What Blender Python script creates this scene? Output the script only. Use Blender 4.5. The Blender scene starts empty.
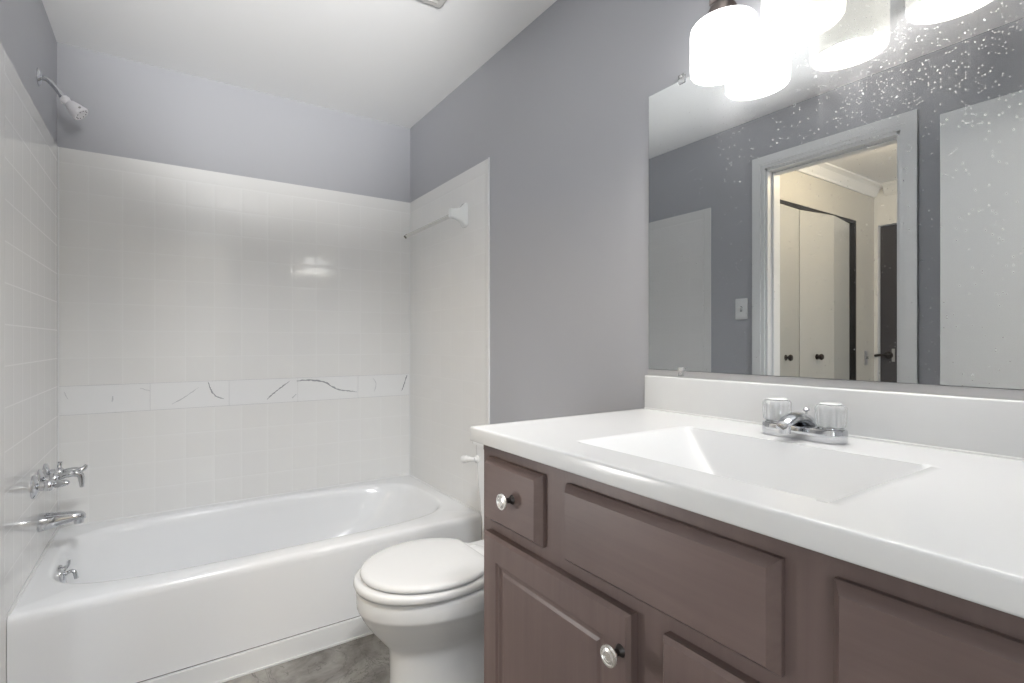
import bpy, bmesh, math, random
from mathutils import Vector, Matrix
C = bpy.context.scene.collection
S = bpy.context.scene
PI = math.pi
random.seed(7)

# ------------------------------------------------------------------ camera, world, lights, exposure
cam_d = bpy.data.cameras.new('camera'); cam = bpy.data.objects.new('camera', cam_d); C.objects.link(cam)
cam.location = (0, 0, 1.12); cam.rotation_euler = (PI/2, 0, -0.5898)
cam_d.sensor_width = 36; cam_d.lens = 36*518.2/1024; cam_d.shift_y = 0.0007; cam_d.clip_start = 0.01
S.camera = cam
S.view_settings.view_transform = 'Standard'; S.view_settings.look = 'None'
S.view_settings.gamma = 1; S.view_settings.use_curve_mapping = False
S.view_settings.exposure = 0.9
W = bpy.data.worlds.new('world'); S.world = W; W.use_nodes = True
W.node_tree.nodes['Background'].inputs[0].default_value = (0.75, 0.85, 1, 1)
W.node_tree.nodes['Background'].inputs[1].default_value = 0.6

def lamp(name, kind, loc, energy, color=(1,1,1), rot=(0,0,0), **kw):
    d = bpy.data.lights.new(name, kind); d.energy = energy; d.color = color
    for k, v in kw.items(): setattr(d, k, v)
    o = bpy.data.objects.new(name, d); C.objects.link(o); o.location = loc; o.rotation_euler = rot
    return o
BULB_E = 2.65; SHADE_E = 0.45
SHADES = [(1.083, 0.732), (1.055, 0.537), (1.083, 0.342)]
for x, y in SHADES:
    lamp('vanity_bulb', 'POINT', (x, y, 1.805), BULB_E, (1, .98, .955), shadow_soft_size=.035)
lamp('hall_dome_bulb', 'POINT', (-1.0, 1.05, 2.20), 14, (1, .80, .52), shadow_soft_size=.07)
# unseen spots added to light the room like flash heads, by the front doorway: two tipped up at the ceiling, one high up and tipped down at the tub, one low in the left doorway
lamp('bounce_fill', 'SPOT', (.12, .10, 1.62), 125, (1, .995, .985), (PI - 1.17, 0, -.12), spot_size=.88, spot_blend=1.0, shadow_soft_size=.10)
lamp('standin_flash', 'SPOT', (.25, .15, 2.24), 58, (.98, .99, 1), (.84, 0, -.06), spot_size=1.05, spot_blend=1.0, shadow_soft_size=.12)
lamp('bounce_fill', 'SPOT', (.45, .12, 1.50), 38, (1, .995, .985), (PI - .25, 0, -.12), spot_size=1.0, spot_blend=1.0, shadow_soft_size=.10)
_fd = Vector((.575 + .43, .74 - 1.50, .56 - .68)).to_track_quat('-Z', 'Y').to_euler()
lamp('standin_flash', 'SPOT', (-.43, 1.50, .68), 11, (1, .97, .95), tuple(_fd), spot_size=.74, spot_blend=.6, shadow_soft_size=.06)
lamp('bedroom_fill_bulb', 'POINT', (1.20, -1.1, 2.20), 38, (1, .95, .88), shadow_soft_size=.07)  # unseen lamp added as fill through the front doorway
lamp('daylight', 'AREA', (-1.2, -1.72, 1.35), 16, (.86, .93, 1), (PI/2, 0, 0), shape='RECTANGLE', size=1.1, size_y=1.2)

# ------------------------------------------------------------------ materials
def mat(name, base, rough=.5, metal=0, bump=None, **kw):
    m = bpy.data.materials.new(name); m.use_nodes = True
    nt = m.node_tree; b = nt.nodes['Principled BSDF']
    b.inputs['Base Color'].default_value = (*base, 1); b.inputs['Roughness'].default_value = rough
    b.inputs['Metallic'].default_value = metal
    for k, v in kw.items(): b.inputs[k].default_value = v
    if bump:
        sc, st, dist = bump
        tc = nt.nodes.new('ShaderNodeTexCoord'); n = nt.nodes.new('ShaderNodeTexNoise'); n.inputs['Scale'].default_value = sc
        n.inputs['Detail'].default_value = 4
        bp = nt.nodes.new('ShaderNodeBump'); bp.inputs['Strength'].default_value = st; bp.inputs['Distance'].default_value = dist
        nt.links.new(tc.outputs['Object'], n.inputs['Vector']); nt.links.new(n.outputs['Fac'], bp.inputs['Height'])
        nt.links.new(bp.outputs['Normal'], b.inputs['Normal'])
    return m
class NT:
    def __init__(s, m): s.t = m.node_tree; s.b = s.t.nodes['Principled BSDF']
    def n(s, k, **kw):
        o = s.t.nodes.new(k)
        for a, v in kw.items(): setattr(o, a, v)
        return o
    def put(s, v, sock):
        if isinstance(v, (int, float)): sock.default_value = v
        elif isinstance(v, tuple): sock.default_value = v
        else: s.t.links.new(v, sock)
    def math(s, op, a, b=0.0, c=0.0, clamp=False):
        o = s.n('ShaderNodeMath', operation=op, use_clamp=clamp)
        for i, v in enumerate((a, b, c)): s.put(v, o.inputs[i])
        return o.outputs[0]
    def mix(s, f, a, b):
        o = s.n('ShaderNodeMix', data_type='RGBA')
        s.put(f, o.inputs[0]); s.put(a, o.inputs[6]); s.put(b, o.inputs[7]); return o.outputs[2]
    def ramp(s, f, lo, hi):
        o = s.n('ShaderNodeMapRange'); s.put(f, o.inputs[0]); o.inputs[1].default_value = lo; o.inputs[2].default_value = hi
        o.interpolation_type = 'SMOOTHSTEP'; return o.outputs[0]
    def obj(s): return s.n('ShaderNodeTexCoord').outputs['Object']
    def sep(s, v):
        o = s.n('ShaderNodeSeparateXYZ'); s.put(v, o.inputs[0]); return o.outputs
    def noise(s, v, scale, detail=3, rough=.5, dist=0):
        o = s.n('ShaderNodeTexNoise'); s.put(v, o.inputs['Vector']); o.inputs['Scale'].default_value = scale
        o.inputs['Detail'].default_value = detail; o.inputs['Roughness'].default_value = rough
        o.inputs['Distortion'].default_value = dist; return o.outputs['Fac']
    def vmap(s, v, sc):
        o = s.n('ShaderNodeMapping'); s.put(v, o.inputs['Vector']); o.inputs['Scale'].default_value = sc; return o.outputs[0]
    def bump(s, h, st, d):
        o = s.n('ShaderNodeBump'); s.put(h, o.inputs['Height']); o.inputs['Strength'].default_value = st; o.inputs['Distance'].default_value = d
        s.t.links.new(o.outputs[0], s.b.inputs['Normal'])

PAINT = mat('lavender_grey_paint', (.445, .452, .482), .42, bump=(60, .12, .002))
CEIL = mat('ceiling_paint', (.87, .875, .88), .8, bump=(80, .1, .002))
HALLPAINT = mat('cream_hall_paint', (.62, .60, .55), .6)
TRIMW = mat('white_trim_paint', (.84, .85, .86), .35)
DOORW = mat('white_door_paint', (.82, .84, .855), .3)
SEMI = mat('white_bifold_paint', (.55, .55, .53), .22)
PORC = mat('white_porcelain', (.87, .88, .89), .07)
ENAM = mat('white_tub_enamel', (.87, .88, .895), .17)
PLAST = mat('white_seat_plastic', (.82, .825, .83), .22)
CULT = mat('white_cultured_marble', (.765, .775, .785), .22)
CHROME = mat('chrome', (.62, .63, .65), .07, 1)
NICKEL = mat('brushed_nickel', (.30, .26, .245), .28, 1)
SILVER = mat('silver_knob_face', (.80, .79, .77), .25, .85)
DARKM = mat('dark_knob_stem', (.04, .035, .033), .35, .6)
BRONZE = mat('bronze_hardware', (.03, .022, .02), .35, .5)
ALU = mat('aluminium_channel', (.50, .50, .51), .35, .3)
CERAM = mat('glazed_ceramic', (.90, .92, .92), .10)
BARM = mat('translucent_white_bar', (.72, .72, .70), .25)
CAULK = mat('white_caulk', (.78, .79, .79), .4)
BLACK = mat('black_gap', (.02, .02, .02), .6)
DARKDOOR = mat('dark_grey_door_paint', (.055, .052, .06), .35)
CARPET = mat('beige_carpet', (.42, .38, .32), .95, bump=(300, .5, .004))
VENTM = mat('off_white_vent_plastic', (.74, .73, .70), .5)
VEIN = mat('grey_marble_vein', (.36, .37, .39), .15)
VEINF = mat('faint_marble_vein', (.60, .61, .63), .15)
ACRYL = mat('clear_acrylic', (.95, .96, .97), .10, **{'Transmission Weight': .72, 'IOR': 1.49})
RED = mat('red_index_button', (.5, .05, .04), .3)

def shade_mat(name, col, e):
    m = mat(name, (.55, .54, .51), .3)
    t = NT(m)
    t.b.inputs['Emission Color'].default_value = (*col, 1)
    t.b.inputs['Emission Strength'].default_value = e
    return m
SHADE_W = shade_mat('frosted_shade_warm', (1, .955, .87), SHADE_E); SHADE_C = shade_mat('frosted_shade_bright', (1, .99, .97), 3.4)
BULBM = mat('bulb_glass', (.9, .9, .9), .3); BULBM.node_tree.nodes['Principled BSDF'].inputs['Emission Color'].default_value = (1, .95, .88, 1)
BULBM.node_tree.nodes['Principled BSDF'].inputs['Emission Strength'].default_value = 6
DOME = mat('dome_glass', (.9, .85, .75), .3); DOME.node_tree.nodes['Principled BSDF'].inputs['Emission Color'].default_value = (1, .85, .6, 1)
DOME.node_tree.nodes['Principled BSDF'].inputs['Emission Strength'].default_value = 2
OUTSIDE = None

P = 0.1137
def tile_mat(name, axis, u0, base, grout, bs=.3):
    m = mat(name, base, .09); t = NT(m)
    p = t.sep(t.obj()); U = p[axis]; Z = p[2]
    fu = t.math('FRACT', t.math('DIVIDE', t.math('SUBTRACT', U, u0 - 20*P), P))
    hi = t.math('GREATER_THAN', Z, .88)
    z0 = t.math('ADD', t.math('MULTIPLY', hi, .941 - .821), .821 - 20*P)
    fz = t.math('FRACT', t.math('DIVIDE', t.math('SUBTRACT', Z, z0), P))
    def edge(f): return t.math('MULTIPLY', t.math('MINIMUM', f, t.math('SUBTRACT', 1, f)), P)
    d = t.math('MINIMUM', edge(fu), edge(fz))
    g = t.ramp(d, .0028, .0012)
    cell = t.n('ShaderNodeCombineXYZ')
    t.put(t.math('FLOOR', t.math('DIVIDE', t.math('SUBTRACT', U, u0 - 20*P), P)), cell.inputs[0])
    t.put(t.math('FLOOR', t.math('DIVIDE', t.math('SUBTRACT', Z, z0), P)), cell.inputs[1])
    wn = t.n('ShaderNodeTexWhiteNoise', noise_dimensions='3D'); t.put(cell.outputs[0], wn.inputs['Vector'])
    wc = t.sep(wn.outputs['Color'])
    col = t.mix(t.math('MULTIPLY', wn.outputs['Value'], .35), (*base, 1), tuple(c*.95 for c in base) + (1,))
    gf = t.math('MULTIPLY', g, t.math('ADD', .45, t.math('MULTIPLY', t.noise(t.obj(), 4), .9)), clamp=True)
    t.put(t.mix(gf, col, (*grout, 1)), t.b.inputs['Base Color'])
    t.put(t.math('ADD', .085, t.math('MULTIPLY', g, .15)), t.b.inputs['Roughness'])
    pil = t.ramp(d, .0, .012)                                   # pillowed tile edges
    tilt = t.math('ADD', t.math('MULTIPLY', t.math('SUBTRACT', wc[0], .5), t.math('MULTIPLY', fu, .5)), t.math('MULTIPLY', t.math('SUBTRACT', wc[1], .5), t.math('MULTIPLY', fz, .5)))
    wav = t.math('MULTIPLY', t.noise(t.obj(), 14, 1), .5)
    h = t.math('ADD', t.math('MULTIPLY', pil, 1.0), t.math('ADD', tilt, wav))
    t.bump(h, bs, .0007)
    return m
TB, TG = (.835, .833, .825), (.86, .86, .855)
TILE_B = tile_mat('white_tile_back', 0, -.265, TB, TG)
TILE_S = tile_mat('white_tile_side', 1, 2.773 - .06, TB, (.848, .847, .84), .16)
STRIPM = mat('white_marble_accent', (.86, .865, .87), .09)

def wood_mat(name, axis):
    m = mat(name, (.1, .07, .06), .42); t = NT(m); sc = [55, 55, 55]; sc[axis] = 2.2
    g = t.noise(t.vmap(t.obj(), tuple(sc)), 1.0, 5, .6, .6)
    b = t.noise(t.obj(), 5, 3)
    f = t.math('ADD', t.math('MULTIPLY', g, .55), t.math('MULTIPLY', b, .45))
    col = t.n('ShaderNodeValToRGB'); t.put(f, col.inputs[0])
    col.color_ramp.elements[0].position = .3; col.color_ramp.elements[0].color = (.122, .086, .079, 1)
    col.color_ramp.elements[1].position = .72; col.color_ramp.elements[1].color = (.166, .120, .111, 1)
    t.put(col.outputs[0], t.b.inputs['Base Color'])
    t.bump(g, .12, .001)
    return m
WOODV = wood_mat('dark_stained_wood_upright', 2); WOODH = wood_mat('dark_stained_wood_level', 1)

def floor_mat():
    m = mat('grey_marbled_vinyl', (.3, .28, .26), .28); t = NT(m); o = t.obj()
    n1 = t.noise(o, 3.2, 6, .62, 1.1); n2 = t.noise(o, 9, 6, .7, 1.6)
    f = t.math('ADD', t.math('MULTIPLY', n1, .65), t.math('MULTIPLY', n2, .35))
    c = t.n('ShaderNodeValToRGB'); t.put(f, c.inputs[0]); e = c.color_ramp.elements
    e[0].position = .34; e[0].color = (.125, .115, .106, 1); e[1].position = .66; e[1].color = (.45, .435, .41, 1)
    v = t.math('ABSOLUTE', t.math('SUBTRACT', t.noise(o, 4.2, 7, .66, 1.8), .5)); vm = t.ramp(v, .014, .0)
    col = t.mix(t.math('MULTIPLY', vm, .75), c.outputs[0], (.10, .093, .088, 1))
    p = t.sep(o); T = .305
    def ed(a, o0):
        f = t.math('FRACT', t.math('DIVIDE', t.math('ADD', a, 6.1 + o0), T)); return t.math('MULTIPLY', t.math('MINIMUM', f, t.math('SUBTRACT', 1, f)), T)
    g = t.ramp(t.math('MINIMUM', ed(p[0], .02), ed(p[1], .07)), .0014, .0004)
    t.put(t.mix(t.math('MULTIPLY', g, .5), col, (.16, .15, .14, 1)), t.b.inputs['Base Color'])
    return m
FLOORM = floor_mat()

def mirror_mat():
    m = bpy.data.materials.new('dusty_mirror'); m.use_nodes = True; t = NT(m)
    t.b.inputs['Metallic'].default_value = 1; t.b.inputs['Roughness'].default_value = 0.0
    t.b.inputs['Base Color'].default_value = (.60, .62, .63, 1)
    d = t.n('ShaderNodeBsdfDiffuse'); d.inputs[0].default_value = (.85, .86, .90, 1)
    o = t.obj(); p = t.sep(o)
    big = t.ramp(t.noise(o, 3.5, 3), .38, .68)
    up = t.ramp(p[2], .10, .70); rt = t.ramp(p[1], .42, -.05)
    area = t.math('MULTIPLY', t.math('ADD', t.math('MULTIPLY', up, .85), .15), t.math('ADD', t.math('MULTIPLY', rt, .9), .1))
    vo = t.n('ShaderNodeTexVoronoi'); t.put(o, vo.inputs['Vector']); vo.inputs['Scale'].default_value = 120
    vs = t.sep(vo.outputs['Color'])
    rad = t.math('MULTIPLY', t.math('POWER', vs[0], 2), .34)
    sp = t.math('MULTIPLY', t.math('LESS_THAN', vo.outputs['Distance'], rad), t.math('LESS_THAN', vs[1], t.math('MULTIPLY', area, t.math('ADD', .2, t.math('MULTIPLY', big, .8)))))
    vo2 = t.n('ShaderNodeTexVoronoi'); t.put(o, vo2.inputs['Vector']); vo2.inputs['Scale'].default_value = 230
    v2 = t.sep(vo2.outputs['Color'])
    sp2 = t.math('MULTIPLY', t.math('LESS_THAN', vo2.outputs['Distance'], .22), t.math('LESS_THAN', v2[1], t.math('MULTIPLY', area, t.math('ADD', .15, t.math('MULTIPLY', big, .7)))))
    drip = t.ramp(t.noise(t.vmap(o, (1, 70, 2.5)), 1, 3, .6, .3), .58, .72)
    hz = t.math('MULTIPLY', area, t.math('ADD', .03, t.math('MULTIPLY', t.math('ADD', t.math('MULTIPLY', drip, .35), big), .10)))
    f = t.math('ADD', t.math('ADD', t.math('MULTIPLY', sp, .5), t.math('MULTIPLY', sp2, .32)), t.math('ADD', hz, .006), clamp=True)
    mx = t.n('ShaderNodeMixShader'); t.put(f, mx.inputs[0]); t.t.links.new(t.b.outputs[0], mx.inputs[1]); t.t.links.new(d.outputs[0], mx.inputs[2])
    t.t.links.new(mx.outputs[0], t.t.nodes['Material Output'].inputs[0])
    return m
MIRROR = mirror_mat()

# ------------------------------------------------------------------ mesh helpers
def wpos(o):
    v = Vector((0, 0, 0))
    while o is not None: v += o.location; o = o.parent
    return v
def obj(name, bm, m, parent=None, smooth=None, loc=None):
    """links bm (world coordinates) as ONE mesh object; smooth = auto-smooth angle in degrees"""
    bmesh.ops.recalc_face_normals(bm, faces=bm.faces[:])
    org = Vector(loc) if loc else Vector((0, 0, 0))
    off = wpos(parent) + org
    for v in bm.verts: v.co -= off
    if smooth is not None:
        for f in bm.faces: f.smooth = True
        for e in bm.edges:
            if len(e.link_faces) == 2 and e.calc_face_angle(0) > math.radians(smooth): e.smooth = False
    me = bpy.data.meshes.new(name); bm.to_mesh(me); bm.free()
    for x in (m if isinstance(m, (list, tuple)) else [m]): me.materials.append(x)
    o = bpy.data.objects.new(name, me); C.objects.link(o)
    o.location = org
    if parent: o.parent = parent
    return o
def tag(o, label=None, cat=None, group=None, kind=None):
    if label: o['label'] = label
    if cat: o['category'] = cat
    if group: o['group'] = group
    if kind: o['kind'] = kind
    return o
def empty(name, loc, label=None, cat=None, group=None, kind=None):
    o = bpy.data.objects.new(name, None); C.objects.link(o); o.location = loc; o.empty_display_size = .05
    return tag(o, label, cat, group, kind)
def box(bm, x0, x1, y0, y1, z0, z1, bev=0, seg=2, mi=0):
    r = bmesh.ops.create_cube(bm, size=1)['verts']
    for v in r: v.co = Vector((x0 + (v.co.x + .5)*(x1-x0), y0 + (v.co.y + .5)*(y1-y0), z0 + (v.co.z + .5)*(z1-z0)))
    fs = {f for v in r for f in v.link_faces}
    if bev:
        es = list({e for f in fs for e in f.edges})
        q = bmesh.ops.bevel(bm, geom=es, offset=bev, segments=seg, affect='EDGES', profile=.5)
        fs = set(q['faces']) | {f for v in q['verts'] for f in v.link_faces}
    for f in fs:
        if f.is_valid: f.material_index = mi
    return bm
def B(*a, **k): return box(bmesh.new(), *a, **k)
def loft(bm, rings, cap0=True, cap1=True, closed=True, mi=0):
    R = [[bm.verts.new(p) for p in r] for r in rings]; n = len(R[0])
    for a, b in zip(R, R[1:]):
        for i in range(n if closed else n-1):
            f = bm.faces.new((a[i], a[(i+1) % n], b[(i+1) % n], b[i])); f.material_index = mi
    if cap0: bm.faces.new(R[0][::-1]).material_index = mi
    if cap1: bm.faces.new(R[-1]).material_index = mi
    return bm
def basis(d):
    d = Vector(d).normalized(); a = Vector((0, 0, 1)) if abs(d.z) < .95 else Vector((1, 0, 0))
    u = d.cross(a).normalized(); return u, u.cross(d).normalized()
def lathe(bm, prof, org, axis=(0, 0, 1), n=32, cap0=True, cap1=True, mi=0, sy=1.0):
    """prof: (radius, height) along axis"""
    org = Vector(org); ax = Vector(axis).normalized(); u, v = basis(ax)
    return loft(bm, [[org + ax*h + u*r*math.cos(2*PI*i/n) + v*r*sy*math.sin(2*PI*i/n) for i in range(n)] for r, h in prof], cap0, cap1, mi=mi)
def tube(bm, pts, rads, n=14, mi=0, flat=1.0):
    pts = [Vector(p) for p in pts]
    if isinstance(rads, (int, float)): rads = [rads]*len(pts)
    rings = []; pu = None
    for i, p in enumerate(pts):
        d = (pts[min(i+1, len(pts)-1)] - pts[max(i-1, 0)]).normalized()
        if pu is None: u, v = basis(d)
        else:
            u = (pu - d*pu.dot(d)).normalized(); v = u.cross(d)
        pu = u
        rings.append([p + u*rads[i]*math.cos(2*PI*k/n) + v*rads[i]*flat*math.sin(2*PI*k/n) for k in range(n)])
    return loft(bm, rings, mi=mi)
def spline(pts, k=6):
    pts = [Vector(p) for p in pts]; out = []
    for i in range(len(pts)-1):
        p0, p1, p2, p3 = pts[max(i-1, 0)], pts[i], pts[i+1], pts[min(i+2, len(pts)-1)]
        for j in range(k):
            t = j/k
            out.append(.5*((2*p1) + (p2-p0)*t + (2*p0-5*p1+4*p2-p3)*t*t + (3*p1-p0-3*p2+p3)*t**3))
    return out + [pts[-1]]

XL, XR, YB, YF, ZC = -.365, 1.159, 2.773, -.03, 2.337
WT = .12; ZT = 1.9125; ZR = .367; YT = 1.968

def struct(name, bm, m, parent=None, **k):
    o = obj(name, bm, m, parent, **k)
    if parent is None: o['kind'] = 'structure'
    return o
# ------------------------------------------------------------------ the room shell
struct('floor', B(XL-WT, XR, YF-WT, YB, -.05, 0), FLOORM)
struct('ceiling', B(-2.5, 1.75, -1.8, YB+.1, ZC, ZC+.05), CEIL)
wb = struct('wall_back', B(XL-WT, XR+WT, YB, YB+WT, 0, ZC), PAINT)
wr = struct('wall_right', B(XR, XR+WT, YF-WT, YB, 0, ZC), PAINT)
DY0, DY1, DZ = .935, 1.555, 2.05                      # doorway in the left wall
def wall_with_hole(axis, a0, a1, h0, h1, hz, t0, t1):
    bm = bmesh.new()
    for s0, s1, z0, z1 in ((a0, h0, 0, ZC), (h1, a1, 0, ZC), (h0, h1, hz, ZC)):
        if axis == 'y': box(bm, t0, t1, s0, s1, z0, z1)
        else: box(bm, s0, s1, t0, t1, z0, z1)
    bmesh.ops.remove_doubles(bm, verts=bm.verts[:], dist=1e-5)
    return bm
wl = struct('wall_left', wall_with_hole('y', YF-WT, YB, DY0, DY1, DZ, XL-WT, XL), [PAINT])
FX0, FX1 = -.265, .50                                  # doorway in the front wall, where the camera stands
wf = struct('wall_front', wall_with_hole('x', XL-WT, XR+WT, FX0, FX1, DZ, YF-WT, YF), [PAINT])

# wall tiles around the tub
TD = .003; YE = 1.905
def tiles_bm(ax):
    bm = bmesh.new()
    for z0, z1 in ((ZR-.01, .821), (.941, ZT-.057)):
        if ax == 'b': box(bm, XL, XR, YB-TD, YB, z0, z1)
        elif ax == 'l': box(bm, XL, XL+TD, YE+.03, YB-TD, z0, z1)
        else: box(bm, XR-TD, XR, YE+.03, YB-TD, z0, z1)
    if ax != 'b':      # the side walls run down to the floor beside the tub and carry no accent strip gap
        x0, x1 = (XL, XL+TD) if ax == 'l' else (XR-TD, XR)
        box(bm, x0, x1, YE+.03, YB-TD, .821, .941)
        box(bm, x0, x1, YE+.03, YT, 0, ZR-.01)
    return bm
struct('tile_panel', tiles_bm('b'), TILE_B, wb)
struct('tile_panel', tiles_bm('l'), TILE_S, wl)
struct('tile_panel', tiles_bm('r'), TILE_S, wr)
def nose(bm, ax):
    if ax == 'b': box(bm, XL, XR, YB-TD-.0002, YB, ZT-.057, ZT, 0)
    else:
        x0, x1 = (XL, XL+TD+.0002) if ax == 'l' else (XR-TD-.0002, XR)
        box(bm, x0, x1, YE+.03, YB-TD, ZT-.057, ZT, .001)
        yl = YE - (.022 if ax == 'l' else 0); box(bm, x0, x1, yl, yl+.029+(YE-yl), 0, ZT, .001)
    return bm
BULL = mat('bullnose_tile', (.81, .808, .80), .1)
for ax, w in (('b', wb), ('l', wl), ('r', wr)): struct('bullnose_edge', nose(bmesh.new(), ax), BULL, w)
struct('edge_trim', B(XR-TD-.0035, XR, YE-.004, YE, 0, ZT+.001, .001), TRIMW, wr)
for x in (XL+TD, XR-TD):
    struct('caulk_bead', lathe(bmesh.new(), [(.0045, ZR), (.0045, ZT)], (x, YB-TD, 0), (0, 0, 1), 8), CAULK, wb, smooth=60)
# marbled accent strip: four slabs with veins worked into the same mesh
CAMF, CAMT = 518.2, .5898
def on_back(u, v):      # photo measurement -> point on the back wall
    a = (u-512)/CAMF; b = (342.2-v)/CAMF; s, c = math.sin(CAMT), math.cos(CAMT)
    k = (YB-TD)/(c-a*s); return (s+a*c)*k, 1.12+b*k
bm = bmesh.new()
xs = [XL, -.055, .25, .555, .86, XR]
for a, b in zip(xs, xs[1:]): box(bm, a+.0003, b-.0003, YB-TD-.0003, YB, .822, .940, .0008, 1)
def vein(pts, w0, w1, mi):
    pts = [Vector((x, 0, z)) for x, z in pts]; pts = spline(pts, 8); n = len(pts); L = []
    for i, p in enumerate(pts):
        d = (pts[min(i+1, n-1)]-pts[max(i-1, 0)]).normalized(); q = Vector((-d.z, 0, d.x))
        f = i/(n-1); w = (w0 + (w1-w0)*f)*(.6 + .8*random.random())*min(1, .3 + 4*min(f, 1-f))
        jig = q*random.uniform(-.0012, .0012)
        L.append([p + jig - q*w, p + jig + q*w])
    V = []
    for l in L: V.append([bm.verts.new((min(max(v.x, XL+.001), XR-.01), YB-TD-.0007, min(max(v.z, .824), .938))) for v in l])
    for a, b in zip(V, V[1:]):
        f = bm.faces.new((a[0], b[0], b[1], a[1])); f.material_index = mi
for px, w0, w1, mi in [
    ([(208.4,382),(211,390),(216,396),(224,399)], .005, .003, 1), ([(172,404),(185,397),(199,387)], .003, .002, 2),
    ([(267,399.5),(275,392),(283,386),(290,380.5)], .0045, .003, 1),
    ([(296.5,381),(309,380),(324,382),(332,386.5),(340,390),(350,391),(357,392)], .007, .003, 1),
    ([(292,398),(296.5,394)], .006, .003, 2), ([(373,378),(376,384),(374,392)], .003, .002, 2),
    ([(407,375),(404,384),(401.5,391)], .005, .0035, 1), ([(113,396),(112,402)], .004, .003, 2), ([(140,388),(150,391)], .002, .002, 2),
    ([(64,392),(68,399)], .002, .002, 2)]:
    vein([on_back(u, v) for u, v in px], w0*.62, w1*.62, mi)
struct('accent_strip', bm, [STRIPM, VEIN, VEINF], wb)

# skirting board along the tub, baseboards
def board(y0, y1, z1):
    ya, yb = -.016, 0
    return loft(bmesh.new(), [[(x, YT+y0+d, 0), (x, YT+y1+d, 0), (x, YT+y1+d, z1), (x, YT+y0+d, z1)] for x, d in ((XL+.004, ya), (XR-.012, yb))])
struct('trim_1', board(-.006, .006, .0735), TRIMW)
struct('trim_2', board(-.011, -.0062, .006), CAULK)
struct('baseboard_right', B(XR-.012, XR, 1.03, YE, 0, .085, .003), TRIMW)
bm = bmesh.new(); box(bm, XL, XL+.012, DY1+.065, YE, 0, .085, .003); box(bm, XL, XL+.012, YF, DY0-.065, 0, .085, .003)
struct('baseboard_left', bm, TRIMW)

# door casings with a stepped profile, jambs
def casing(bm, axis, a0, a1, z1, face, out, w=.062):
    """out = +1/-1 direction the casing stands off the wall face"""
    for (i0, i1, th) in ((-.002, w, .010), (w*.28, w, .016)):
        t0, t1 = sorted((face, face + out*th))
        for s0, s1, zz0, zz1 in ((a0-i1, a0-i0, 0, z1+i1), (a1+i0, a1+i1, 0, z1+i1), (a0-i0, a1+i0, z1+i0, z1+i1)):
            if axis == 'y': box(bm, t0, t1, s0, s1, zz0, zz1)
            else: box(bm, s0, s1, t0, t1, zz0, zz1)
bm = bmesh.new(); casing(bm, 'y', DY0, DY1, DZ, XL, 1); casing(bm, 'y', DY0, DY1, DZ, XL-WT, -1)
d2 = struct('door_2', bm, TRIMW)
bm = bmesh.new()
box(bm, XL-WT, XL, DY0, DY0+.016, 0, DZ); box(bm, XL-WT, XL, DY1-.016, DY1, 0, DZ); box(bm, XL-WT, XL, DY0, DY1, DZ-.016, DZ)
box(bm, XL-.075, XL-.04, DY0+.016, DY0+.027, 0, DZ-.016, .002); box(bm, XL-.075, XL-.04, DY1-.027, DY1-.016, 0, DZ-.016, .002)
box(bm, XL-.075, XL-.04, DY0+.016, DY1-.016, DZ-.027, DZ-.016, .002)
struct('jamb', bm, TRIMW, d2)
bm = bmesh.new(); casing(bm, 'x', FX0, FX1, DZ, YF-WT, -1)
box(bm, FX1-.002, FX1+.060, YF, YF+.012, 0, DZ+.06); box(bm, FX0-.06, FX1+.06, YF, YF+.012, DZ, DZ+.06)
d1c = struct('trim_3', bm, TRIMW)
bm = bmesh.new(); box(bm, FX0-.014, FX0, YF-WT, YF, 0, DZ); box(bm, FX1, FX1+.014, YF-WT, YF, 0, DZ); box(bm, FX0, FX1, YF-WT, YF, DZ, DZ+.014)
struct('jamb', bm, TRIMW, d1c)
# the open white door leaf against the left wall
d1 = struct('door_1', B(-.300, -.264, .004, .769, .012, 2.03, .002), DOORW)
for s, x in ((1, -.264), (-1, -.300)):
    bm = bmesh.new(); lathe(bm, [(.030, 0), (.030, .004), (.022, .009), (.011, .012), (.011, .03), (.024, .036), (.027, .048), (.022, .058), (.001, .061)] if s == 1 else [(.030, 0), (.028, .006), (.011, .010), (.011, .018), (.022, .022), (.024, .030), (.018, .036), (.001, .038)], (x, .705, .90), (s, 0, 0), 24)
    struct('door_knob', bm, CHROME, d1, smooth=35)
for z in (.25, 1.05, 1.85):
    bm = bmesh.new(); lathe(bm, [(.006, 0), (.006, .09)], (-.258, -.002, z-.045), (0, 0, 1), 12); struct('hinge', bm, CHROME, d1, smooth=35)

# ------------------------------------------------------------------ hall and bedroom beyond the two doorways
HX0, HY1, HY0, HX1 = -2.32, 1.80, -1.65, 1.7
bm = bmesh.new(); box(bm, HX0-.1, XL-WT, HY0, 2.6, -.05, -.002); box(bm, XL-WT, HX1, HY0, YF-WT, -.05, -.002)
struct('floor_hall', bm, CARPET)
CX0, CX1, CZ = -2.02, -.545, 2.035                      # closet opening
bm = wall_with_hole('x', HX0-.1, XL-WT, CX0, CX1, CZ, HY1, HY1+.10)
struct('wall_hall_closet', bm, HALLPAINT)
bm = bmesh.new(); box(bm, CX0-.1, CX1+.0, HY1+.55, HY1+.6, 0, ZC); box(bm, CX0-.1, CX0-.05, HY1+.1, HY1+.55, 0, ZC)
struct('wall_closet_inside', bm, HALLPAINT)
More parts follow.
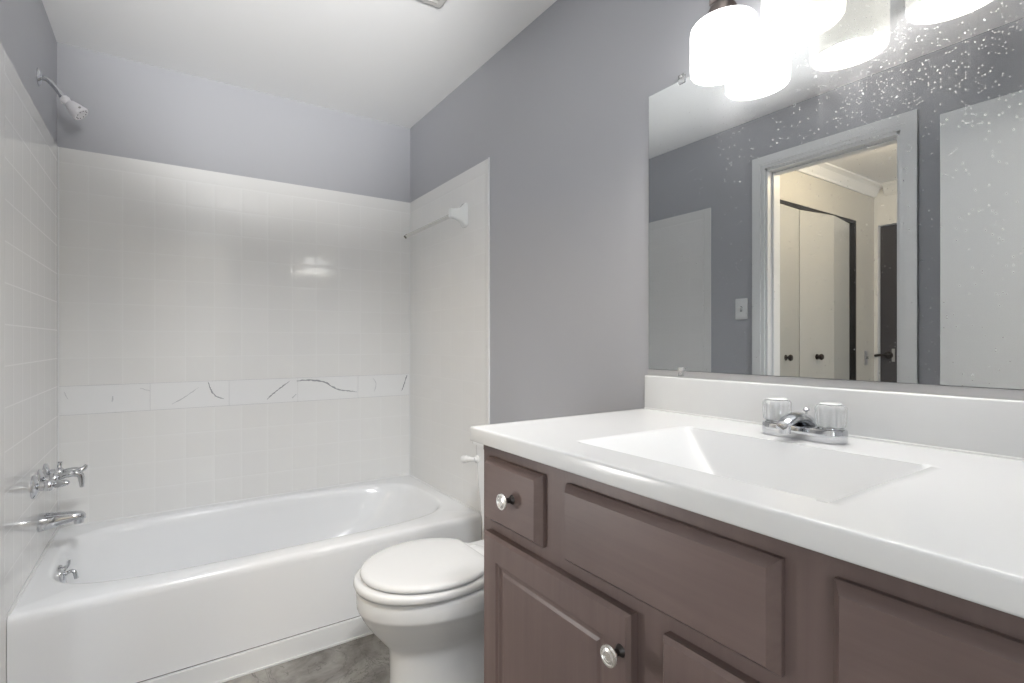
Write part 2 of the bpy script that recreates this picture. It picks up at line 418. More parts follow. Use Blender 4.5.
# far end wall of the hall: dark door under a white header
QY0, QY1, QZ = 1.0, 1.775, 2.03
bm = bmesh.new()
box(bm, HX0-.1, HX0, HY0, QY0, 0, ZC); box(bm, HX0-.1, HX0, QY0, QY1, QZ, ZC); box(bm, HX0-.1, HX0, QY1, HY1+.1, 0, ZC)
struct('wall_hall_end', bm, TRIMW)
d4 = struct('door_4', B(HX0-.075, HX0-.04, QY0+.003, QY1-.003, .01, QZ-.004, .002), DARKDOOR)
bm = bmesh.new(); lathe(bm, [(.030, 0), (.030, .006), (.016, .012), (.012, .05)], (HX0-.04, 1.715, 1.02), (1, 0, 0), 20)
tube(bm, spline([(HX0+.005, 1.715, 1.02), (HX0+.014, 1.725, 1.022), (HX0+.016, 1.755, 1.02), (HX0+.012, 1.79, 1.015)], 5), [.012]*4 + [.011]*5 + [.010]*4 + [.010]*3, 10)
struct('lever_handle', bm, BRONZE, d4, smooth=40)
struct('latch_plate', B(HX0-.041, HX0-.036, 1.675, 1.695, .97, 1.07, .001), ALU, d4)
# the window of the bedroom, behind the camera
WX0, WX1, WZ0, WZ1 = -1.75, -.65, .75, 1.95
bm = bmesh.new()
for s0, s1, z0, z1 in ((HX0-.1, WX0, 0, ZC), (WX1, HX1, 0, ZC), (WX0, WX1, 0, WZ0), (WX0, WX1, WZ1, ZC)): box(bm, s0, s1, HY0-.1, HY0, z0, z1)
struct('wall_hall_front', bm, HALLPAINT)
bm = bmesh.new(); box(bm, WX0, WX0+.04, HY0-.07, HY0-.02, WZ0, WZ1); box(bm, WX1-.04, WX1, HY0-.07, HY0-.02, WZ0, WZ1)
box(bm, WX0+.04, WX1-.04, HY0-.07, HY0-.02, WZ1-.04, WZ1); box(bm, WX0+.04, WX1-.04, HY0-.07, HY0-.02, WZ0, WZ0+.04); box(bm, WX0+.04, WX1-.04, HY0-.065, HY0-.03, 1.33, 1.37)
w1 = struct('window_1', bm, TRIMW)
struct('window_sill', B(WX0-.04, WX1+.04, HY0-.02, HY0+.05, WZ0-.03, WZ0, .004), TRIMW, w1)
struct('wall_hall_side', B(HX1, HX1+.1, HY0-.1, YF, 0, ZC), HALLPAINT)
struct('wall_hall_link', B(XR+WT, HX1, YF-WT, YF, 0, ZC), HALLPAINT)
# crown moulding along the closet wall and the end wall
def crown(bm, pts_a, pts_b, inn):
    prof = [(0, -.085), (.012, -.085), (.018, -.070), (.045, -.028), (.060, -.018), (.072, -.012), (.072, 0), (0, 0)]
    loft(bm, [[(p[0]+inn[0]*d, p[1]+inn[1]*d, ZC+h-.0005) for d, h in prof] for p in (pts_a, pts_b)])
bm = bmesh.new(); crown(bm, (XL-WT-.001, HY1-.0005), (HX0+.001, HY1-.0005), (0, -1))
struct('trim_4', bm, TRIMW)
bm = bmesh.new(); crown(bm, (HX0+.0005, HY1-.075), (HX0+.0005, HY0), (1, 0)); struct('trim_5', bm, TRIMW)
# bifold closet doors, a little folded
bm = bmesh.new(); box(bm, CX0-.0, CX1, HY1+.004, HY1+.05, CZ-.022, CZ, 0); box(bm, CX0, CX0+.022, HY1+.002, HY1+.05, 0, CZ-.022); box(bm, CX1-.01, CX1, HY1+.002, HY1+.05, 0, CZ-.022)
d3 = struct('door_3', bm, BLACK)
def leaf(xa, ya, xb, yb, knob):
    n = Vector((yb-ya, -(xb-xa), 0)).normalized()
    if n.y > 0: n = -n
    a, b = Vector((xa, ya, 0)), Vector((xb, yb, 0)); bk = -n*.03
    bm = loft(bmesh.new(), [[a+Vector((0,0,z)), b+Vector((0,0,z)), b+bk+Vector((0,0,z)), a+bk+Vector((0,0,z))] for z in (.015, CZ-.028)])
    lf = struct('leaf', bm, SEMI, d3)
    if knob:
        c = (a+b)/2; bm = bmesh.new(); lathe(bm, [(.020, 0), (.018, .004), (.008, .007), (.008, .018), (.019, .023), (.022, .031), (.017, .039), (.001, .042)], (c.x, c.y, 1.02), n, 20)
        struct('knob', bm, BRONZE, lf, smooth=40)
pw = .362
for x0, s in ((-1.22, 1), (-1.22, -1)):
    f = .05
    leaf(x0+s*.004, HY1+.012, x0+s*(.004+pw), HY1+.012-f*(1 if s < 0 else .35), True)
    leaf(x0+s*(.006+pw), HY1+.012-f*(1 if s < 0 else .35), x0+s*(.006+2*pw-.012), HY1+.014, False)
# small plate on the hall wall beside the closet
t = empty('wall_plate', (-2.17, HY1, 1.0), 'small silver plate on the hall wall between the closet and the dark door', 'plate')
obj('cover_plate', B(-2.195, -2.145, HY1-.006, HY1, .945, 1.055, .002), ALU, t); obj('toggle', B(-2.177, -2.163, HY1-.018, HY1-.006, .99, 1.012, .002), CHROME, t)
# dome lamps: the hall's, and an unseen one added in the bedroom as fill
for x, y, lab in ((-1.0, 1.05, 'domed glass ceiling lamp of the hall outside the left doorway'), (1.20, -1.1, 'added domed fill lamp on the bedroom ceiling behind the front doorway')):
    t = empty('dome_lamp', (x, y, ZC), lab, 'ceiling lamp', 'dome lamps outside the bathroom')
    bm = bmesh.new(); lathe(bm, [(.15, 0), (.15, -.02), (.135, -.025)], (x, y, ZC), (0, 0, 1), 32); obj('base', bm, NICKEL, t, 35)
    bm = bmesh.new(); lathe(bm, [(.135, -.024), (.125, -.032), (.128, -.03)], (x, y, ZC), (0, 0, 1), 32, False, False); obj('glass_rim', bm, DOME, t, 35)

# ------------------------------------------------------------------ bathtub
def superring(x0, x1, y0, y1, z, n, N=160):
    cx, cy, a, b = (x0+x1)/2, (y0+y1)/2, (x1-x0)/2, (y1-y0)/2; out = []
    for i in range(N):
        t = 2*PI*i/N; c, s = math.cos(t), math.sin(t)
        if n > 50: k = 1/max(abs(c), abs(s))
        else: k = 1/((abs(c)**n + abs(s)**n)**(1/n))
        out.append(Vector((cx + a*c*k, cy + b*s*k, z)))
    return out
tub = empty('bathtub', ((XL+XR)/2, (YT+YB)/2, 0), 'white alcove bathtub with plain front apron below the tiled walls', 'bathtub')
X0, X1, Y0, Y1 = XL+TD+.001, XR-TD-.001, YT, YB-TD-.001
def rr(i, z, n=99): return superring(X0+i*0, X1-i*0, Y0+i, Y1, z, n)
rings = [rr(.004, .077), rr(.003, .20), rr(.001, .31), rr(0, .335), rr(.001, .348), rr(.004, .357), rr(.009, .3635), rr(.016, .367)]
rings += [superring(-.325, 1.098, 2.045, 2.728, .3665, 4.2), superring(-.318, 1.090, 2.052, 2.722, .365, 4.0), superring(-.312, 1.084, 2.058, 2.716, .360, 3.9), superring(-.307, 1.078, 2.063, 2.711, .350, 3.8),
          superring(-.300, 1.060, 2.068, 2.706, .32, 3.6), superring(-.285, 1.00, 2.078, 2.696, .22, 3.5), superring(-.262, .90, 2.095, 2.680, .12, 3.3), superring(-.235, .84, 2.115, 2.660, .085, 3.2),
          superring(-.19, .78, 2.15, 2.625, .066, 3.0), superring(-.1, .66, 2.22, 2.55, .061, 2.6), superring(.1, .4, 2.34, 2.43, .058, 2.2)]
def skew(x, y): return y - .016*(XR-x)/(XR-XL)*max(0, (YB-y)/(YB-YT))
bm = loft(bmesh.new(), [[Vector((p.x, skew(p.x, p.y), p.z)) for p in q] for q in rings], False, True)
obj('shell', bm, ENAM, tub, 50)
bm = bmesh.new(); oc = Vector((-.2965, 2.35, .315)); od = Vector((1, 0, .12)).normalized()
lathe(bm, [(.036, -.004), (.036, .003), (.030, .008), (.012, .011), (.001, .0115)], oc, od, 32)
ov = obj('overflow_plate', bm, CHROME, tub, 35)
bm = bmesh.new(); tube(bm, spline([oc+od*.008, oc+od*.022+Vector((0,0,.006)), oc+od*.034+Vector((0,-.004,.002)), oc+od*.040+Vector((0,-.006,-.022))], 5), [.006]*10+[.0065]*6, 12)
obj('trip_lever', bm, CHROME, ov, 40)
bm = bmesh.new(); tube(bm, spline([oc+od*.006+Vector((0,0,.018)), oc+od*.016+Vector((0,.004,.03)), oc+od*.018+Vector((0,.006,.046))], 5), .006, 12); obj('trip_lever', bm, CHROME, ov, 40)
bm = bmesh.new(); lathe(bm, [(.035, 0), (.035, .003), (.028, .005), (.026, .001), (.001, .001)], (-.08, 2.39, .0615), (0, 0, 1), 28); obj('drain', bm, CHROME, tub, 35)
# bead of caulk where tub meets tile
bm = bmesh.new()
tube(bm, [(X0, Y1-.001, ZR), (X1, Y1-.001, ZR)], .005, 8); tube(bm, [(X0+.001, YT-.006, ZR), (X0+.001, Y1, ZR)], .005, 8); tube(bm, [(X1-.001, YT+.01, ZR), (X1-.001, Y1, ZR)], .005, 8)
obj('caulk_bead', bm, CAULK, tub, 60)

# ------------------------------------------------------------------ tub spout, valve, shower
WX = XL+TD
t = empty('tub_spout', (WX, 2.385, .50), 'chrome tub spout on the tiled left wall above the overflow plate', 'spout')
bm = bmesh.new()
def oval(c, ry, rz, n=24): return [Vector((c[0], c[1]+ry*math.cos(2*PI*i/n), c[2]+rz*math.sin(2*PI*i/n))) for i in range(n)]
loft(bm, [oval((WX+dx, 2.385, c), ry, rz) for dx, c, ry, rz in ((0, .499, .029, .031), (.004, .499, .030, .032), (.05, .502, .026, .0255), (.09, .505, .022, .0185), (.112, .505, .020, .0155), (.122, .503, .016, .012), (.127, .500, .009, .007))])
obj('spout_body', bm, CHROME, t, 50)
bm = bmesh.new(); lathe(bm, [(.0125, -.018), (.0135, -.018), (.016, .0), (.012, .004)], (WX+.107, 2.385, .497), (0, 0, 1), 20); obj('nozzle', bm, CHROME, t, 40)
bm = bmesh.new(); lathe(bm, [(.010, -.0185), (.010, -.016)], (WX+.107, 2.385, .497), (0, 0, 1), 16); obj('outlet', bm, BLACK, t, 40)

v = empty('tub_valve', (WX, 2.38, .645), 'chrome three-handle tub valve with curved levers on the tiled left wall', 'valve')
for i, (y, lev) in enumerate(((2.285, 'out'), (2.385, 'down'), (2.485, 'up'))):
    bm = bmesh.new(); lathe(bm, [(.038, 0), (.038, .004), (.033, .010), (.018, .015), (.015, .018), (.015, .032), (.0135, .034)], (WX, y, .645), (1, 0, 0), 28)
    fl = obj('flange', bm, CHROME, v, 35)
    bm = bmesh.new(); lathe(bm, [(.017, .031), (.019, .034), (.019, .048), (.015, .053), (.001, .055)], (WX, y, .645), (1, 0, 0), 24)
    if lev == 'out': pts = [(.055, 0, 0), (.080, -.012, .004), (.100, -.016, .006), (.112, -.018, .002)]
    elif lev == 'down': pts = [(.055, 0, .002), (.085, -.008, .012), (.118, -.010, .014), (.138, -.010, .004), (.143, -.010, -.020), (.143, -.010, -.042)]
    else: pts = [(.055, 0, 0), (.085, -.004, .004), (.115, -.006, .004), (.135, -.006, .008), (.148, -.006, .022)]
    sp = spline([(WX+.016+a*.70, y+b, .645+c*.9) for a, b, c in pts], 6); n = len(sp)
    tube(bm, sp, [.0105 - .0050*k/(n-1) + .003*math.sin(PI*k/(n-1)) for k in range(n)], 12)
    if lev == 'up': tube(bm, spline([(WX+.042, y, .652), (WX+.042, y+.004, .668), (WX+.043, y+.006, .684)], 5), [.007]*10+[.0085], 10)
    obj('lever_handle', bm, CHROME, v, 45)
    if lev == 'out':
        bm = bmesh.new(); lathe(bm, [(.008, .054), (.006, .057), (.001, .0575)], (WX, y, .645), (1, 0, 0), 16); obj('index_button', bm, RED, v, 40)

t = empty('shower_head', (XL, 2.398, 2.036), 'white plastic shower head on a chrome arm high on the left wall', 'shower head')
bm = bmesh.new(); lathe(bm, [(.030, 0), (.030, .003), (.022, .008), (.011, .011)], (XL, 2.398, 2.036), (1, 0, 0), 28); obj('flange', bm, CHROME, t, 35)
bm = bmesh.new(); tube(bm, spline([(XL+.004, 2.398, 2.036), (XL+.022, 2.398, 2.034), (XL+.045, 2.396, 2.012), (-.297, 2.393, 1.977)], 6), .0085, 14); obj('shower_arm', bm, CHROME, t, 45)
ax = Vector((.055, -.008, -.052)).normalized(); o0 = Vector((-.300, 2.393, 1.980))
bm = bmesh.new(); lathe(bm, [(.010, 0), (.0145, .003), (.0155, .012), (.013, .019), (.0125, .023), (.017, .028), (.022, .045), (.026, .062), (.0275, .070), (.026, .074), (.018, .073), (.001, .072)], o0, ax, 28)
hd = obj('spray_head', bm, mat('white_shower_plastic', (.80, .79, .82), .3), t, 35)
bm = bmesh.new(); u_, v_ = basis(ax)
for k in range(10):
    c = o0 + ax*.0725 + u_*.019*math.cos(2*PI*k/10) + v_*.019*math.sin(2*PI*k/10); lathe(bm, [(.0022, 0), (.0022, .002)], c, ax, 8)
obj('nozzle', bm, mat('grey_rubber', (.25, .25, .26), .6), hd, 40)
bm = bmesh.new(); side = (o0+ax*.058) + (u_*-.0 + Vector((.3, -.9, .2)).normalized()*.0245); lathe(bm, [(.004, 0), (.004, .003), (.001, .004)], side, Vector((.3, -.9, .2)), 10); obj('screw', bm, mat('grey_screw', (.3, .3, .3), .4), hd, 40)

# towel bar, its far post missing
t = empty('towel_bar', (XR-TD, 2.115, 1.708), 'white ceramic towel bar on the right wall tiles, running to the back corner', 'towel bar')
def sq(x, h, w, z=1.708, y=2.115, r=.25, n=32):
    out = []
    for i in range(n):
        a = 2*PI*i/n; c, s = math.cos(a), math.sin(a); k = 1/((abs(c)**5+abs(s)**5)**.2); out.append(Vector((x, y+w*c*k, z+h*s*k)))
    return out
bm = bmesh.new(); xw = XR-TD
loft(bm, [sq(xw, .056, 0.0248), sq(xw-.006, .056, 0.0248), sq(xw-.010, .054, 0.0236), sq(xw-.018, .043, 0.0192), sq(xw-.030, .032, 0.0155), sq(xw-.048, .025, 0.0130), sq(xw-.066, .022, 0.0124), sq(xw-.078, .0215, 0.0121), sq(xw-.082, .019, 0.0105)])
obj('post', bm, CERAM, t, 40)
bm = bmesh.new(); e0, e1 = Vector((xw-.060, 2.125, 1.705)), Vector((1.082, 2.655, 1.692)); u_, v_ = basis(e1-e0)
def rsq(c, h): return [c + u_*h*a + v_*h*b for a, b in ((1, .0), (.0, 1), (-1, 0), (0, -1))]
loft(bm, [rsq(e0, .011), rsq(e1, .011)], True, False); loft(bm, [rsq(e1, .011), rsq(e1, .0085), rsq(e1-(e1-e0).normalized()*.012, .0085)], False, True)
obj('bar', bm, BARM, t)
ed = (e1-e0).normalized()
bm = bmesh.new(); loft(bm, [rsq(e1-ed*.020, .0118), rsq(e1-ed*.002, .0118)]); obj('end_collar', bm, mat('dark_bar_end', (.12, .10, .08), .6), t)

# ------------------------------------------------------------------ toilet
TY = 1.50
toi = empty('toilet', (.80, TY, 0), 'white toilet with closed lid between the bathtub and the vanity', 'toilet')
def egg(xf, xb, w, z, N=64, mid=.56, e=2.0):
    xm = xf + (xb-xf)*mid; out = []
    for i in range(N):
        a = 2*PI*i/N; c, s = math.cos(a), math.sin(a); k = 1/((abs(c)**e+abs(s)**e)**(1/e))
        out.append(Vector((xm + (xb-xm if c > 0 else xm-xf)*c*k, TY + w*s*k, z)))
    return out
R = [(.0, .560, 1.06, .122, 2.6), (.012, .560, 1.06, .122, 2.6), (.03, .566, 1.05, .112, 2.6), (.10, .568, 1.03, .104, 2.5), (.17, .566, 1.01, .102, 2.4), (.195, .560, 1.0, .104, 2.3), (.212, .550, .995, .112, 2.2),
     (.24, .527, .985, .132, 2.1), (.275, .500, .975, .157, 2.05), (.305, .482, .965, .174, 2.0), (.322, .474, .96, .182, 2.0), (.328, .470, .96, .186, 2.0), (.336, .467, .96, .188, 2.0), (.375, .466, .96, .188, 2.0), (.383, .469, .958, .185, 2), (.387, .478, .95, .176, 2)]
bm = loft(bmesh.new(), [egg(xf, xb, w, z, e=e) for z, xf, xb, w, e in R])
obj('bowl', bm, PORC, toi, 60)
bm = bmesh.new()   # tank shelf and trapway behind the bowl
loft(bm, [[Vector((x, TY+s*w*hh, z)) for x, s in ((.86, -1), (1.135, -1), (1.135, 1), (.86, 1))] for z, w, hh in ((.225, .10, .85), (.30, .15, .9), (.36, .18, 1), (.385, .18, 1))])
bmesh.ops.bevel(bm, geom=bm.edges[:], offset=.018, segments=3, affect='EDGES')
for s in (-1, 1):
    tube(bm, spline([(.74, TY+s*.035, .09), (.84, TY+s*.066, .16), (.93, TY+s*.085, .20), (1.0, TY+s*.085, .17), (1.04, TY+s*.085, .06)], 6), [.036]*25, 14)
obj('trapway', bm, PORC, toi, 45)
def seatring(outer, inner, z0, z1, r):
    o = lambda d, z: egg(outer[0]+d, outer[1]-d, outer[2]-d, z, mid=.52, e=2.1); i = lambda d, z: egg(inner[0]-d, inner[1]+d, inner[2]+d, z, mid=.52)
    rs = [o(r, z0), o(r*.3, z0+r*.3), o(0, z0+r), o(0, z1-r), o(r*.3, z1-r*.3), o(r, z1), i(r, z1), i(0, z1-r), i(0, z0+r), i(r, z0)]
    return loft(bmesh.new(), rs + [rs[0]], False, False)
bm = seatring((.460, .925, .190), (.545, .84, .105), .389, .415, .009); bmesh.ops.remove_doubles(bm, verts=bm.verts[:], dist=1e-5)
obj('seat', bm, PLAST, toi, 60)
def L(d, z):
    q = egg(.479+d, .880-d, .184-d, z, N=96, mid=.55, e=2.05)
    for p in q: p.x = min(p.x, .853-d*.8)
    return q
bm = loft(bmesh.new(), [L(.008, .4175), L(.002, .4205), L(0, .425), L(.001, .431), L(.006, .4355), L(.016, .4385), L(.05, .4415), L(.11, .4435), L(.17, .444)])
obj('lid', bm, PLAST, toi, 60)
for s in (-1, 1):
    bm = bmesh.new(); box(bm, .862, .900, TY+s*.070-.013, TY+s*.070+.013, .388, .416, .007, 3); obj('hinge', bm, PLAST, toi, 40)
def tk(z, xf, hw, r=.03): 
    out = []
    for cx, cy, a0 in ((1.145-r, TY+hw-r, 0), (xf+r, TY+hw-r, 90), (xf+r, TY-hw+r, 180), (1.145-r, TY-hw+r, 270)):
        for k in range(7):
            a = math.radians(a0 + 15*k); out.append(Vector((cx+r*math.cos(a), cy+r*math.sin(a), z)))
    return out
bm = loft(bmesh.new(), [tk(.386, .985, .145), tk(.40, .975, .158), tk(.45, .968, .165), tk(.60, .956, .173), tk(.742, .950, .178)])
obj('tank', bm, PORC, toi, 45)
bm = loft(bmesh.new(), [tk(.743, .948, .180), tk(.746, .940, .187), tk(.768, .939, .188), tk(.775, .944, .183), tk(.778, .956, .172)])
obj('tank_lid', bm, PORC, toi, 45)
bm = bmesh.new(); lathe(bm, [(.014, 0), (.014, .006), (.009, .010), (.008, .016)], (.9535, TY+.150, .692), (-1, 0, 0), 20)
tube(bm, spline([(.938, TY+.150, .692), (.930, TY+.158, .692), (.925, TY+.180, .690), (.922, TY+.205, .684)], 5), [.008]*7 + [.010]*3 + [.013]*3 + [.0135]*2 + [.008], 14)
obj('flush_lever', bm, PLAST, toi, 45)
for s in (-1, 1):
    bm = bmesh.new(); lathe(bm, [(.016, .0), (.016, .010), (.012, .018), (.001, .021)], (.86, TY+s*.118, .010), (0, 0, 1), 16); obj('bolt_cap', bm, PLAST, toi, 45)

# ------------------------------------------------------------------ vanity cabinet
VX, VY0, VY1 = .595, .002, 1.002; CT = .931
van = empty('vanity_cabinet', ((VX+XR)/2, .502, 0), 'dark brown wooden vanity cabinet under the white sink top', 'cabinet')
bm = bmesh.new()
box(bm, VX+.0, VX+.019, VY0, VY1, .09, .892); box(bm, VX+.019, XR-.002, VY1-.016, VY1, .0, .892); box(bm, VX+.019, XR-.002, VY0, VY0+.016, .0, .892)
box(bm, VX+.065, VX+.08, VY0+.016, VY1-.016, 0, .09); box(bm, VX+.019, XR-.002, VY0+.016, VY1-.016, .09, .105); box(bm, XR-.012, XR-.002, VY0+.016, VY1-.016, .105, .892)
box(bm, VX-.0012, VX, VY0, VY1, .8795, .892, 0)
obj('carcass', bm, WOODV, van)
FT = .021
def slab_front(y0, y1, z0, z1, ch=.011):
    """false drawer front: flat slab with a chamfered outer edge"""
    xf, xb = VX-FT, VX-.0005
    rs = [[(xb, y0, z0), (xb, y1, z0), (xb, y1, z1), (xb, y0, z1)], [(xb-.007, y0, z0), (xb-.007, y1, z0), (xb-.007, y1, z1), (xb-.007, y0, z1)],
          [(xf, y0+ch, z0+ch), (xf, y1-ch, z0+ch), (xf, y1-ch, z1-ch), (xf, y0+ch, z1-ch)]]
    return loft(bmesh.new(), rs)
def door_front(y0, y1, z0, z1):
    xf, xb, ch, st = VX-FT, VX-.0005, .006, .052
    q = lambda x, d: [(x, y0+d, z0+d), (x, y1-d, z0+d), (x, y1-d, z1-d), (x, y0+d, z1-d)]
    return loft(bmesh.new(), [q(xb, 0), q(xf+ch, 0), q(xf, ch), q(xf, st), q(xf+.004, st+.003), q(xf+.0045, st+.008), q(xf+.008, st+.011), q(xf+.008, st+.016), q(xf+.0055, st+.022)])
def knob(parent, y, z):
    bm = bmesh.new(); xf = VX-FT
    lathe(bm, [(.010, 0), (.008, .003), (.0055, .006), (.0055, .016), (.009, .020)], (xf, y, z), (-1, 0, 0), 20, mi=0)
    lathe(bm, [(.009, .019), (.0155, .021), (.0165, .024), (.0155, .027), (.0125, .0272), (.0118, .0262), (.0075, .0275), (.0068, .0267), (.001, .0268)], (xf, y, z), (-1, 0, 0), 28, mi=1)
    obj('knob', bm, [DARKM, SILVER], parent, 30)
dr = obj('drawer', slab_front(.774, .972, .735, .871), WOODH, van); knob(dr, .858, .806)
obj('false_front', slab_front(.322, .706, .735, .871), WOODH, van)
dr = obj('drawer', slab_front(.034, .266, .735, .871), WOODH, van); knob(dr, .144, .806)
dl = obj('door', door_front(.546, .972, .125, .711), WOODV, van); knob(dl, .562, .652)
drr = obj('door', door_front(.034, .486, .125, .711), WOODV, van); knob(drr, .452, .652)

# vanity top with moulded basin
CX_0, CX_1, CY0, CY1 = .570, 1.1575, -.020, 1.022
top = empty('sink_counter', ((CX_0+CX_1)/2, .501, CT), 'white one-piece sink top with a rectangular basin on the dark vanity', 'vanity top')
def smin(vals, k=.006):
    return -k*math.log(sum(math.exp(-v/k) for v in vals))
BX0, BX1, BY0, BY1 = .651, .972, .300, .748
def depth(x, y):
    if x <= BX0 or x >= BX1 or y <= BY0 or y >= BY1: return 0.0
    dx0 = (x-BX0)*2.4; dx1 = (BX1-x)*2.0; dy0 = (y-BY0)*1.0; dy1 = (BY1-y)*.86
    d = smin([dx0, dx1, dy0, dy1, .112 + .012*(1-abs(y-.52)/.25)], .004)
    return max(0.0, d)
def lin(a, b, n): return [a + (b-a)*i/n for i in range(n)]
xs_ = lin(CX_0+.004, BX0, 10) + lin(BX0, BX1, 90) + lin(BX1, CX_1, 16) + [CX_1]
ys_ = lin(CY0, BY0, 20) + lin(BY0, BY1, 120) + lin(BY1, CY1-.004, 20) + [CY1-.004]
bm = bmesh.new()
V = [[bm.verts.new((x, y, CT - depth(x, y))) for y in ys_] for x in xs_]
for i in range(len(xs_)-1):
    for j in range(len(ys_)-1): bm.faces.new((V[i][j], V[i+1][j], V[i+1][j+1], V[i][j+1]))
edge = [V[-1][j] for j in range(len(ys_))][::-1]; 
loop = [V[i][len(ys_)-1] for i in range(len(xs_)-1, -1, -1)] + [V[0][j] for j in range(len(ys_)-2, -1, -1)]   # back-left corner -> front-left -> front-right
def outset(v, d, z):
    x, y = v.co.x, v.co.y
    if abs(x-(CX_0+.004)) < 1e-6: x -= d
    if abs(y-(CY1-.004)) < 1e-6: y += d
    return bm.verts.new((x, y, z))
prev = loop
for d, z in ((.0014, CT-.0003), (.0028, CT-.0012), (.0037, CT-.0027), (.004, CT-.005), (.004, CT-.029), (.003, CT-.032), (.000, CT-.033)):
    cur = [outset(v, d, z) for v in loop]
    for a in range(len(loop)-1): bm.faces.new((prev[a], prev[a+1], cur[a+1], cur[a]))
    prev = cur
box(bm, CX_0+.012, CX_0+.03, CY0, CY1-.012, CT-.034, CT-.031); 
slab = obj('slab', bm, CULT, top, 60)
obj('backsplash', B(1.1385, 1.1575, CY0, CY1, CT-.002, 1.0258, .004, 3), CULT, top, 40)
bm = bmesh.new(); zb = CT - depth(.80, .46) + .0005
lathe(bm, [(.030, 0), (.030, .002), (.024, .003), (.022, .001), (.018, .002), (.001, .005)], (.80, .50, CT-depth(.80, .50)+.0008), (0, 0, 1), 28); obj('drain', bm, CHROME, top, 40)
bm = bmesh.new(); box(bm, 1.135, 1.1385, CY0, CY1-.003, CT-.001, CT+.004, .0015); obj('caulk_bead', bm, CAULK, top)

# faucet
FXC, FYC = 1.048, .532
fa = empty('faucet', (FXC, FYC, CT), 'chrome centre-set faucet with two clear acrylic knobs behind the basin', 'faucet')
def stad(hx, hy, z, n=40, e=2.6):
    out = []
    for i in range(n):
        a = 2*PI*i/n; c, s = math.cos(a), math.sin(a)
        y = FYC + (hy-hx)*(1 if s > 0 else -1 if s < 0 else 0) + hx*s; out.append(Vector((FXC + hx*c, y, z)))
    return out
bm = bmesh.new(); loft(bm, [stad(.026, .079, CT+.0003), stad(.027, .080, CT+.002), stad(.0268, .0798, CT+.021), stad(.0255, .0785, CT+.0245), stad(.022, .075, CT+.026)])
for s in (-1, 1): lathe(bm, [(.0225, .022), (.022, .0275), (.019, .0285)], (FXC, FYC+s*.052, CT), (0, 0, 1), 28)
base = obj('base', bm, CHROME, fa, 40)
bm = bmesh.new()
prof = [(.018, .022, .022, .016), (.004, .033, .021, .016), (-.016, .041, .019, .012), (-.038, .042, .0165, .010), (-.058, .038, .015, .0085), (-.072, .032, .0135, .0080), (-.078, .028, .011, .006)]
loft(bm, [[Vector((FXC+px, FYC+hy*math.cos(2*PI*k/24), CT+pz+hz*math.sin(2*PI*k/24))) for k in range(24)] for px, pz, hy, hz in prof])
lathe(bm, [(.0095, -.014), (.0105, -.014), (.0105, .004)], (FXC-.066, FYC, CT+.030), (0, 0, 1), 18)
obj('spout', bm, CHROME, fa, 50)
bm = bmesh.new(); lathe(bm, [(.0022, .03), (.0022, .050), (.0055, .052), (.0065, .055), (.0045, .058), (.001, .059)], (FXC+.014, FYC, CT), (0, 0, 1), 14); obj('lift_rod', bm, CHROME, fa, 45)
for s in (-1, 1):
    bm = bmesh.new(); c = Vector((FXC, FYC+s*.052, CT)); rg = []
    for r, h in ((.0205, .0285), (.0245, .031), (.0255, .036), (.0265, .060), (.0262, .066), (.0225, .0705), (.012, .072)):
        fl = .03 if .033 < h < .060 else .012
        rg.append([c + Vector((r*(1+fl*math.cos(18*a))*math.cos(a), r*(1+fl*math.cos(18*a))*math.sin(a), h)) for a in (2*PI*k/144 for k in range(144))])
    loft(bm, rg); h_ = obj('handle', bm, ACRYL, fa, 40)
    bm = bmesh.new(); lathe(bm, [(.009, .0282), (.009, .034), (.006, .036), (.006, .052), (.001, .053)], c, (0, 0, 1), 16); obj('stem', bm, CHROME, h_, 40)
    bm = bmesh.new(); lathe(bm, [(.019, .0722), (.017, .0735), (.001, .0745)], c, (0, 0, 1), 20); obj('cap', bm, CERAM, h_, 40)

# ------------------------------------------------------------------ mirror
MY0, MY1, MZ0, MZ1 = .004, 1.0187, 1.0425, 1.825
mi_ = empty('mirror', (XR, .5, MZ0), 'large frameless wall mirror, dusty, above the white backsplash', 'mirror')
obj('glass', B(XR-.006, XR-.0005, MY0, MY1, MZ0, MZ1, .0012, 1), MIRROR, mi_)
bm = bmesh.new(); box(bm, XR-.009, XR-.0005, MY0, MY1, 1.0262, MZ0-.0005); obj('channel', bm, ALU, mi_)
for z, s in ((MZ0, 1), (MZ1, -1)):
    bm = bmesh.new(); zz = z
    box(bm, XR-.0105, XR-.0065, .893, .913, min(zz-s*.014, zz+s*.010), max(zz-s*.014, zz+s*.010), .0015); box(bm, XR-.0065, XR-.0005, .893, .913, min(zz-s*.014, zz-s*.001), max(zz-s*.014, zz-s*.001), .001)
    cl = obj('clip', bm, ACRYL, mi_)
    bm = bmesh.new(); lathe(bm, [(.004, 0), (.0035, .0015), (.001, .002)], (XR-.0105, .903, zz-s*.007), (-1, 0, 0), 12); obj('screw', bm, ALU, cl, 40)

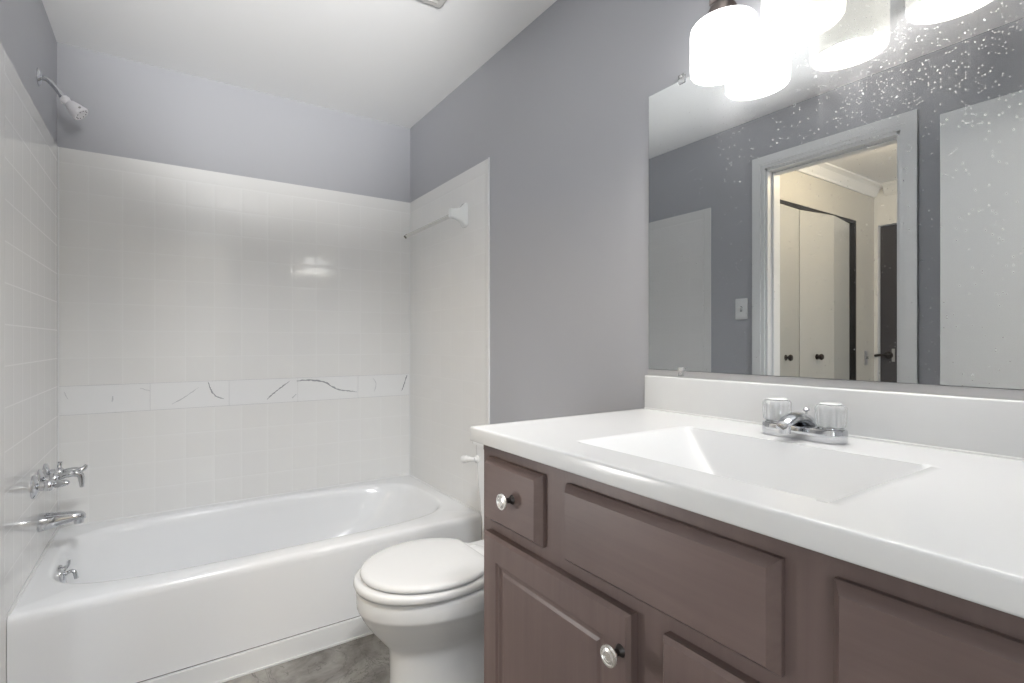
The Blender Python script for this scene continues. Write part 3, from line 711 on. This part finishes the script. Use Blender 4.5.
# ------------------------------------------------------------------ vanity light
vl = empty('vanity_light', (XR, .537, 1.97), 'three-lamp brushed nickel vanity light with frosted drum shades above the mirror', 'wall lamp')
bm = bmesh.new(); box(bm, XR-.028, XR-.0005, .262, .806, 1.96, 2.035, .006, 3); obj('backplate', bm, NICKEL, vl, 40)
for SHX, y in SHADES:
    bm = bmesh.new(); tube(bm, spline([(XR-.026, y, 1.985), (XR-.055, y, 1.985), (SHX+.006, y, 1.965), (SHX, y, 1.94), (SHX, y, 1.9000)], 6), .008, 12)
    lathe(bm, [(.012, 1.9150), (.028, 1.9050), (.032, 1.8960), (.032, 1.8700), (.024, 1.8680)], (SHX, y, 0), (0, 0, 1), 24); lathe(bm, [(.018, 1.8685), (.018, 1.8450), (.012, 1.8420)], (SHX, y, 0), (0, 0, 1), 20)
    obj('arm', bm, NICKEL, vl, 45)
    rs = [(.033, 1.8660), (.060, 1.8660), (.0695, 1.8640), (.0745, 1.8580), (.0760, 1.8500), (.0760, 1.7650), (.0752, 1.7570), (.0725, 1.7530), (.0705, 1.7545), (.0715, 1.7650), (.0718, 1.8480), (.060, 1.8615), (.033, 1.8620)]
    bm = bmesh.new(); loft(bm, [[Vector((SHX + q*.87*math.cos(2*PI*k/56), y + q*1.0*math.sin(2*PI*k/56), h)) for k in range(56)] for q, h in rs + [rs[0]]], False, False); bmesh.ops.remove_doubles(bm, verts=bm.verts[:], dist=1e-5)
    obj('shade', bm, SHADE_C if y > .7 else SHADE_W, vl, 50)

# ------------------------------------------------------------------ ceiling vent, light switch
vx, vy = .827, 1.700
t = empty('ceiling_vent', (vx-.12, vy-.12, ZC), 'small off-white square vent on the white ceiling', 'vent')
bm = bmesh.new(); box(bm, vx-.24, vx, vy-.24, vy, ZC-.014, ZC-.0005, .006, 3); obj('grille_frame', bm, VENTM, t, 40)
bm = bmesh.new()
for k in range(11): box(bm, vx-.215, vx-.025, vy-.220+k*.019, vy-.210+k*.019, ZC-.0165, ZC-.0135, .001, 1)
obj('louvers', bm, mat('vent_louver_plastic', (.55, .54, .52), .6), t)
sy, sz = 1.688, 1.305
t = empty('light_switch', (XL, sy, sz), 'white toggle light switch on the left wall beside the doorway casing', 'light switch')
obj('cover_plate', B(XL, XL+.006, sy-.036, sy+.036, sz-.058, sz+.058, .003), mat('white_switch_plastic', (.78, .79, .80), .35), t, 40)
bm = bmesh.new(); box(bm, XL+.0055, XL+.0065, sy-.006, sy+.006, sz-.014, sz+.014); obj('slot', bm, mat('switch_slot', (.2, .2, .2), .6), t)
bm = bmesh.new(); loft(bm, [[(XL+.006, sy-.005, sz-.009), (XL+.006, sy+.005, sz-.009), (XL+.006, sy+.005, sz+.006), (XL+.006, sy-.005, sz+.006)], [(XL+.016, sy-.004, sz+.002), (XL+.016, sy+.004, sz+.002), (XL+.016, sy+.004, sz+.010), (XL+.016, sy-.004, sz+.010)]])
obj('toggle', bm, TRIMW, t)
